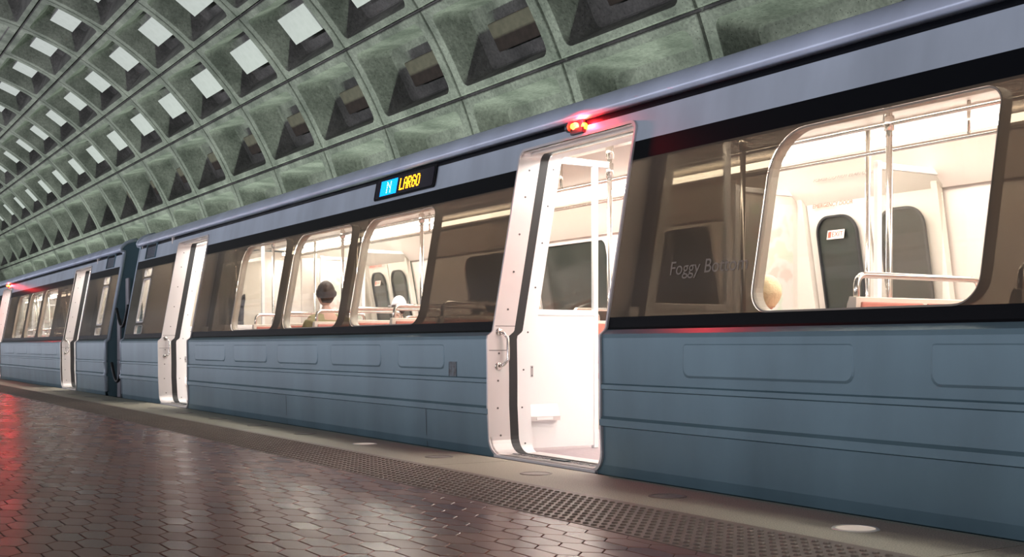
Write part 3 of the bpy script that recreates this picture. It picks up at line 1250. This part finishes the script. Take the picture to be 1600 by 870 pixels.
# ghost image of a station sign, and a numeral, on the nearest car only
FB = mat('ghost_lettering', (0.235, 0.20, 0.16), 0.6)
t = text('sign_ghost', 'Foggy Bottom', .105, (6.1-4.665, YP(1.12)-.004, 1.115), (PI/2-TILT, 0, 0), FB, car, sx=1.02)  # ghost image of the wall sign, put on the band as letters
t = text('car_numeral', '7', .09, (-8.22-DHW-.055+.019, YP(.5)+.42, .86), (PI/2, 0, PI/2), M['screw'], car)

# ------------------------------------------------------------ gap between the cars: barrier and jumper cables
gx0, gx1 = -6.1-HALF-.9, -6.1-HALF
bar = empty('coupling_barrier', ((gx0+gx1)/2, 3.98, 0))
tag(bar, 'dark rubber barrier panels hanging between the two cars', 'barrier')
for sx in (-1, 1):
    p = MB()
    xa = sx*.33
    for z0, z1 in ((-.1, .5), (.5, 1.1), (1.1, 1.7)):
        p.box(xa-.09, xa+.09, .06+(z0 > .6)*.06+(z0 > 1)*.06, .09+(z0 > .6)*.06+(z0 > 1)*.06, z0, z1, .01)
    p.build('barrier_panel', M['barrier'], bar)
M['gap_frame'] = mat('gap_frame', (0.34, 0.35, 0.36), 0.5)
pnl = MB()
ol = rrect(-.16, .16, .0, 1.9, .12, 6)
for o_, i_ in ((ol, rrect(-.12, .12, .04, 1.86, .09, 6)),):
    n_ = len(o_)
    pnl.add([(p[0], .30+.1*p[1], p[1]) for p in o_]+[(p[0], .30+.1*p[1], p[1]) for p in i_]+[(p[0], .36+.1*p[1], p[1]) for p in i_],
            [(i, (i+1) % n_, n_+(i+1) % n_, n_+i) for i in range(n_)]+[(n_+i, n_+(i+1) % n_, 2*n_+(i+1) % n_, 2*n_+i) for i in range(n_)]+[tuple(2*n_+i for i in range(n_))])
pnl.build('gangway_door', M['gap_frame'], bar)


def cable(z0, z1, y):
    pts = []
    for i in range(17):
        t_ = i/16
        pts.append((gx0+.1+t_*(.70), y, z0+(z1-z0)*t_-.28*math.sin(PI*t_)))
    o_ = MB().tube(pts, .022, 10).build('jumper_cable', M['rubber'], None, True)
    return o_


c1 = cable(1.25, 1.28, 4.02)
tag(c1, 'upper black jumper cable sagging between the two cars', 'cable', 'jumper cables')
c2 = cable(.46, .5, 3.95)
tag(c2, 'lower black jumper cable sagging between the two cars', 'cable', 'jumper cables')

# ------------------------------------------------------------ acoustic panels inside the coffers


def coffer_panel(l, k, brown):
    """a box floating in the coffer; local frame: x along the vault, y along the arc, z outward"""
    xa = -(S0+SL*(k-.5))
    a = A1+DA*(l-.5)
    e = empty('acoustic_panel', vpt(xa, a, 0))
    # rotate: local z -> radial outward, local y -> up the arc
    rad = Vector((0, math.cos(a), math.sin(a)))
    tan = Vector((0, -math.sin(a), math.cos(a)))
    R = Matrix(((1, 0, 0), (0, -tan.y, rad.y), (0, -tan.z, rad.z)))
    e.rotation_euler = R.to_euler()
    return e


PW, PH, PD0, PD1 = 1.9, .80, .34, .54
ORD = ['first', 'second', 'third', 'fourth', 'fifth', 'sixth', 'seventh', 'eighth', 'ninth', 'tenth', 'eleventh', 'twelfth', 'thirteenth',
       'fourteenth', 'fifteenth', 'sixteenth', 'seventeenth', 'eighteenth', 'nineteenth', 'twentieth']
ROWN = {2: 'lowest', 3: 'middle', 4: 'top'}


def to_pixel(p):
    th = math.radians(31.145)
    s_, y, z = -p[0], p[1], p[2]-CAM_H
    Z = s_*math.cos(th)+y*math.sin(th)
    return 800+1855*(-s_*math.sin(th)+y*math.cos(th))/Z, 540-1855*z/Z


def share(name, data, parent):
    o_ = bpy.data.objects.new(name, data)
    C.objects.link(o_)
    o_.parent = parent


board_data, brown_data, bracket_data = None, None, None
for l in (1, 2, 3, 4):
    cnt = 0
    for k in range(-5, 17):
        px, py = to_pixel(vpt(-(S0+SL*(k-.5)), A1+DA*(l-.5), .4))
        if px < -40 or px > 1640 or py < -75:
            continue
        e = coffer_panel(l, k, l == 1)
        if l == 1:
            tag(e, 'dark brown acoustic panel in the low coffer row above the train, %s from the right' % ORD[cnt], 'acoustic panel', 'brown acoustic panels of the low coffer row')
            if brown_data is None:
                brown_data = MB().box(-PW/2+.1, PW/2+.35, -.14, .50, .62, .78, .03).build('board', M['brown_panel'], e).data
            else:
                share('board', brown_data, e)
        else:
            tag(e, 'white acoustic panel, %s from the right in the %s row of white panels' % (ORD[cnt], ROWN[l]), 'acoustic panel', 'white acoustic panels of the %s row' % ROWN[l])
            if board_data is None:
                board_data = MB().box(-PW/2, PW/2, -PH/2, PH/2, PD0, PD1, .008).build('board', M['aco'], e).data
                for x in (-.6, .6):
                    h_ = MB().box(x-.03, x+.03, -.03, .03, PD1, COFD, .004).build('bracket', M['dark_metal'], e)
                    bracket_data = (bracket_data or [])+[h_.data]
            else:
                share('board', board_data, e)
                for d_ in bracket_data:
                    share('bracket', d_, e)
        cnt += 1

# ------------------------------------------------------------ passengers
SKIN = mat('skin', (0.55, 0.33, 0.25), 0.5)
SKIN2 = mat('dark_skin', (0.22, 0.11, 0.07), 0.5)


def head_mesh(w=.078, d=.098, h=.118):
    """one continuous head: cranium, jaw, nose, brow, ears. faces -x, centre at origin"""
    bm_ = bmesh.new()
    bmesh.ops.create_uvsphere(bm_, u_segments=28, v_segments=20, radius=1)
    for v in bm_.verts:
        x, y, z = v.co
        fx = -x                                  # forward
        nx, ny, nz = x*d, y*w, z*h
        if z < 0:                                # narrow to the chin
            t_ = -z
            ny *= 1-.38*t_*t_
            nx = -( -nx*(1-.05*t_)) if fx > 0 else nx*(1-.45*t_)
        if fx > .75 and abs(y) < .22:            # nose
            g_ = max(0, 1-abs(y)/.22)*max(0, 1-abs(z+.12)/.30)
            nx -= .028*g_
        if fx > .6 and .12 < abs(y) < .6 and 0 < z < .25:   # eye sockets
            nx += .007
        if fx > .7 and abs(y) < .35 and -.62 < z < -.45:    # lips
            nx -= .005
        if abs(y) > .93 and abs(z) < .3 and abs(x) < .3:    # ears
            ny += .014*(1 if y > 0 else -1)
            nx += .008
        v.co = (nx, ny, nz)
    bm_.verts.index_update()
    vs_ = [v.co.copy() for v in bm_.verts]
    fs_ = [[v.index for v in f.verts] for f in bm_.faces]
    bm_.free()
    return vs_, fs_


def skin_obj(name, joints, edges, m, parent, root=0, sub=2):
    me = bpy.data.meshes.new(name)
    me.from_pydata([j[0] for j in joints], edges, [])
    o_ = link(name, me, m, parent)
    md_ = o_.modifiers.new('skin', 'SKIN')
    sk = me.skin_vertices[0].data
    for i, j in enumerate(joints):
        r_ = j[1]
        sk[i].radius = r_ if isinstance(r_, tuple) else (r_, r_)
        sk[i].use_root = (i == root)
    md_.use_smooth_shade = True
    s2 = o_.modifiers.new('sub', 'SUBSURF')
    s2.levels = sub
    s2.render_levels = sub
    return o_


def person(loc, rz, sk, hairm, topm, legm, label, scale=1.0, lean=0.0, cap=None, long_hair=False, standing=False, clothes='jacket'):
    """figure facing -x in local space, hip joint over the seat; origin on the floor"""
    root = empty('person', loc, rz)
    root.scale = (scale,)*3
    tag(root, label, 'person')
    hip = .93 if standing else .54
    hx = 0
    L = lean
    chest = (hx-.02-L*.5, 0, hip+.30)
    neck = (hx-.03-L, 0, hip+.52)
    headc = (hx-.055-L*1.15, 0, hip+.68)
    j = [((hx, 0, hip), (.13, .115)), ((hx-.01-L*.3, 0, hip+.15), (.125, .10)), (chest, (.145, .105)), ((hx-.02-L*.9, 0, hip+.43), (.10, .08)), (neck, .052), ((neck[0]-.012, 0, neck[2]+.07), .050)]
    e = [(0, 1), (1, 2), (2, 3), (3, 4), (4, 5)]
    je, ee = list(j), list(e)
    arms = []
    for s_ in (-1, 1):
        i0 = len(je)
        if standing:
            kn = (hx-.02, .10*s_, .50)
            an = (hx+.01, .11*s_, .09)
            ft = (hx-.13, .12*s_, .035)
        else:
            kn = (hx-.44, .11*s_, hip-.02)
            an = (hx-.42, .12*s_, .09)
            ft = (hx-.56, .13*s_, .035)
        je += [((hx-.01, .095*s_, hip-.02), .088), (kn, .062), (an, .042), (ft, (.045, .03))]
        ee += [(0, i0), (i0, i0+1), (i0+1, i0+2), (i0+2, i0+3)]
        i1 = len(je)
        sh = (hx-.02-L*.9, .175*s_, hip+.425)
        el = (hx-.06-L*.8, .225*s_, hip+.16)
        wr = (hx-.27, .15*s_, hip+.09) if not standing else (hx-.10, .23*s_, hip-.05)
        pm_ = (wr[0]-.07, wr[1]-.01*s_, wr[2]-.01) if not standing else (wr[0]-.02, wr[1], wr[2]-.08)
        je += [(sh, .058), (el, .043), (wr, .028), (pm_, (.038, .018))]
        ee += [(3, i1), (i1, i1+1), (i1+1, i1+2), (i1+2, i1+3)]
        # five fingers
        for q_ in range(5):
            off = (q_-1.6)*.018
            ln = (.055, .072, .078, .072, .058)[q_]
            if standing:
                p1 = (pm_[0]+off, pm_[1], pm_[2]-ln*.55)
                p2 = (pm_[0]+off, pm_[1]-.008*s_, pm_[2]-ln)
            else:
                p1 = (pm_[0]-ln*.55, pm_[1]+off, pm_[2]-.004)
                p2 = (pm_[0]-ln, pm_[1]+off, pm_[2]-.025)
            if q_ == 0:
                p1 = (pm_[0]-.012 if not standing else pm_[0]-.03, pm_[1]-.035*s_, pm_[2]-.005)
                p2 = (p1[0]-.03, p1[1]-.012*s_, p1[2]-.015)
            i2 = len(je)
            je += [(p1, .009), (p2, .008)]
            ee += [(i1+3, i2), (i2, i2+1)]
        arms.append((sh, el, wr))
    body = skin_obj('body', je, ee, sk, root)
    hv, hf = head_mesh()
    hd_ = pyobj('head', hv, hf, sk, root, True)
    hd_.location = headc
    ey = MB()
    for s_ in (-1, 1):
        ey.disc((-.086, .030*s_, .012), (-1, 0, 0), .009, .004, 10)
    ey.build('eye', M['screw'], hd_)
    # garment over the trunk and arms
    jj = [((hx, 0, hip-.03), (.155, .135)), ((hx-.01-L*.3, 0, hip+.15), (.15, .125)), (chest, (.165, .13)), ((hx-.02-L*.9, 0, hip+.42), (.115, .095)), ((neck[0], 0, neck[2]-.02), .068)]
    ej = [(0, 1), (1, 2), (2, 3), (3, 4)]
    for sh, el, wr in arms:
        i0 = len(jj)
        mid = tuple(el[i]*.15+wr[i]*.85 for i in range(3))
        jj += [(sh, .075), (el, .058), (mid, .043)]
        ej += [(3, i0), (i0, i0+1), (i0+1, i0+2)]
    skin_obj(clothes, jj, ej, topm, root)
    jl = [((hx, 0, hip-.01), (.14, .125))]
    el_ = []
    for s_ in (-1, 1):
        i0 = len(jl)
        kn = (hx-.44, .11*s_, hip-.02) if not standing else (hx-.02, .10*s_, .50)
        an = (hx-.42, .12*s_, .12) if not standing else (hx+.01, .11*s_, .12)
        jl += [((hx-.01, .10*s_, hip-.02), .098), (kn, .076), (an, .062)]
        el_ += [(0, i0), (i0, i0+1), (i0+1, i0+2)]
    skin_obj('trousers', jl, el_, legm, root)
    # shoes
    sh_ = MB()
    for s_ in (-1, 1):
        fx = hx-.50 if not standing else hx-.06
        sh_.box(fx-.15, fx+.11, .125*s_-.048, .125*s_+.048, .0, .085, .025)
    sh_.build('shoes', M['rubber'], root, True)
    # hair: cap over the cranium
    vs_, fs_ = head_mesh(.088, .108, .128)
    hb = bmesh.new()
    bv = [hb.verts.new((x+.008, y, z+.012)) for x, y, z in vs_]
    for f in fs_:
        try:
            hb.faces.new([bv[i] for i in f])
        except Exception:
            pass
    dele = [v for v in hb.verts if (v.co.x < -.045 and v.co.z < .055) or (v.co.z < (-.10 if long_hair else (-.09 if v.co.x > .03 else -.03)) and not (long_hair and v.co.x > .0)) or (v.co.x < -.0 and v.co.z < -.02)]
    bmesh.ops.delete(hb, geom=dele, context='VERTS')
    for v in hb.verts:
        v.co += Vector((random.uniform(-1, 1), random.uniform(-1, 1), random.uniform(-1, 1)))*.002
        if long_hair and v.co.z < -.02:
            v.co.z -= .06
            v.co.x += .01
    me = bpy.data.meshes.new('hair')
    hb.to_mesh(me)
    hb.free()
    ho2 = link('hair', me, hairm, hd_, True)
    sd = ho2.modifiers.new('thick', 'SOLIDIFY')
    sd.thickness = .01
    if cap:
        vs_, fs_ = head_mesh(.094, .114, .138)
        hb = bmesh.new()
        bv = [hb.verts.new((x+.006, y, z+.012)) for x, y, z in vs_]
        for f in fs_:
            hb.faces.new([bv[i] for i in f])
        bmesh.ops.delete(hb, geom=[v for v in hb.verts if v.co.z < .015], context='VERTS')
        me = bpy.data.meshes.new('cap')
        hb.to_mesh(me)
        hb.free()
        co = link('cap', me, cap, hd_, True)
        br = MB().box(-.19, -.07, -.06, .06, .022, .030, .004).build('brim', cap, co)
        sd = co.modifiers.new('thick', 'SOLIDIFY')
        sd.thickness = .006
    return root


HB = mat('dark_brown_hair', (0.035, 0.018, 0.012), 0.6, bump=(60, .5, .01))
HBL = mat('blond_hair', (0.72, 0.58, 0.36), 0.6, bump=(60, .5, .01))
KH = mat('khaki_cloth', (0.30, 0.26, 0.13), 0.8, bump=(50, .3, .005))
DK = mat('dark_cloth', (0.05, 0.05, 0.07), 0.8)
WH = mat('white_cloth', (0.75, 0.76, 0.80), 0.8)
RD = mat('pink_cloth', (0.55, 0.20, 0.22), 0.8)
BL = mat('pale_cloth', (0.62, 0.60, 0.60), 0.8)

SEAT_DZ = -.06


def seated(s, y, *a, **k):
    return person((-s, y, -.0), 0, *a, **k)


seated(10.62, 4.36, SKIN, HB, KH, DK, 'seated passenger with dark brown hair and khaki jacket behind the middle of three windows', scale=.98)
seated(12.62, 6.1, SKIN, HB, WH, DK, 'seated passenger in a white cap seen through the window under the destination sign', scale=.95, cap=WH)
seated(4.66, 4.42, SKIN, HBL, BL, DK, 'small blond passenger low at the left corner of the large right window', scale=.80)
person((-15.35, 4.9, 0), .3, SKIN, HB, DK, DK, 'standing passenger in dark clothes inside the second open door', standing=True, scale=1.0)
person((-22.0, 4.75, 0), 0, SKIN, HB, RD, DK, 'passenger in pink clothes inside the open door of the farther car', standing=True, scale=.95)
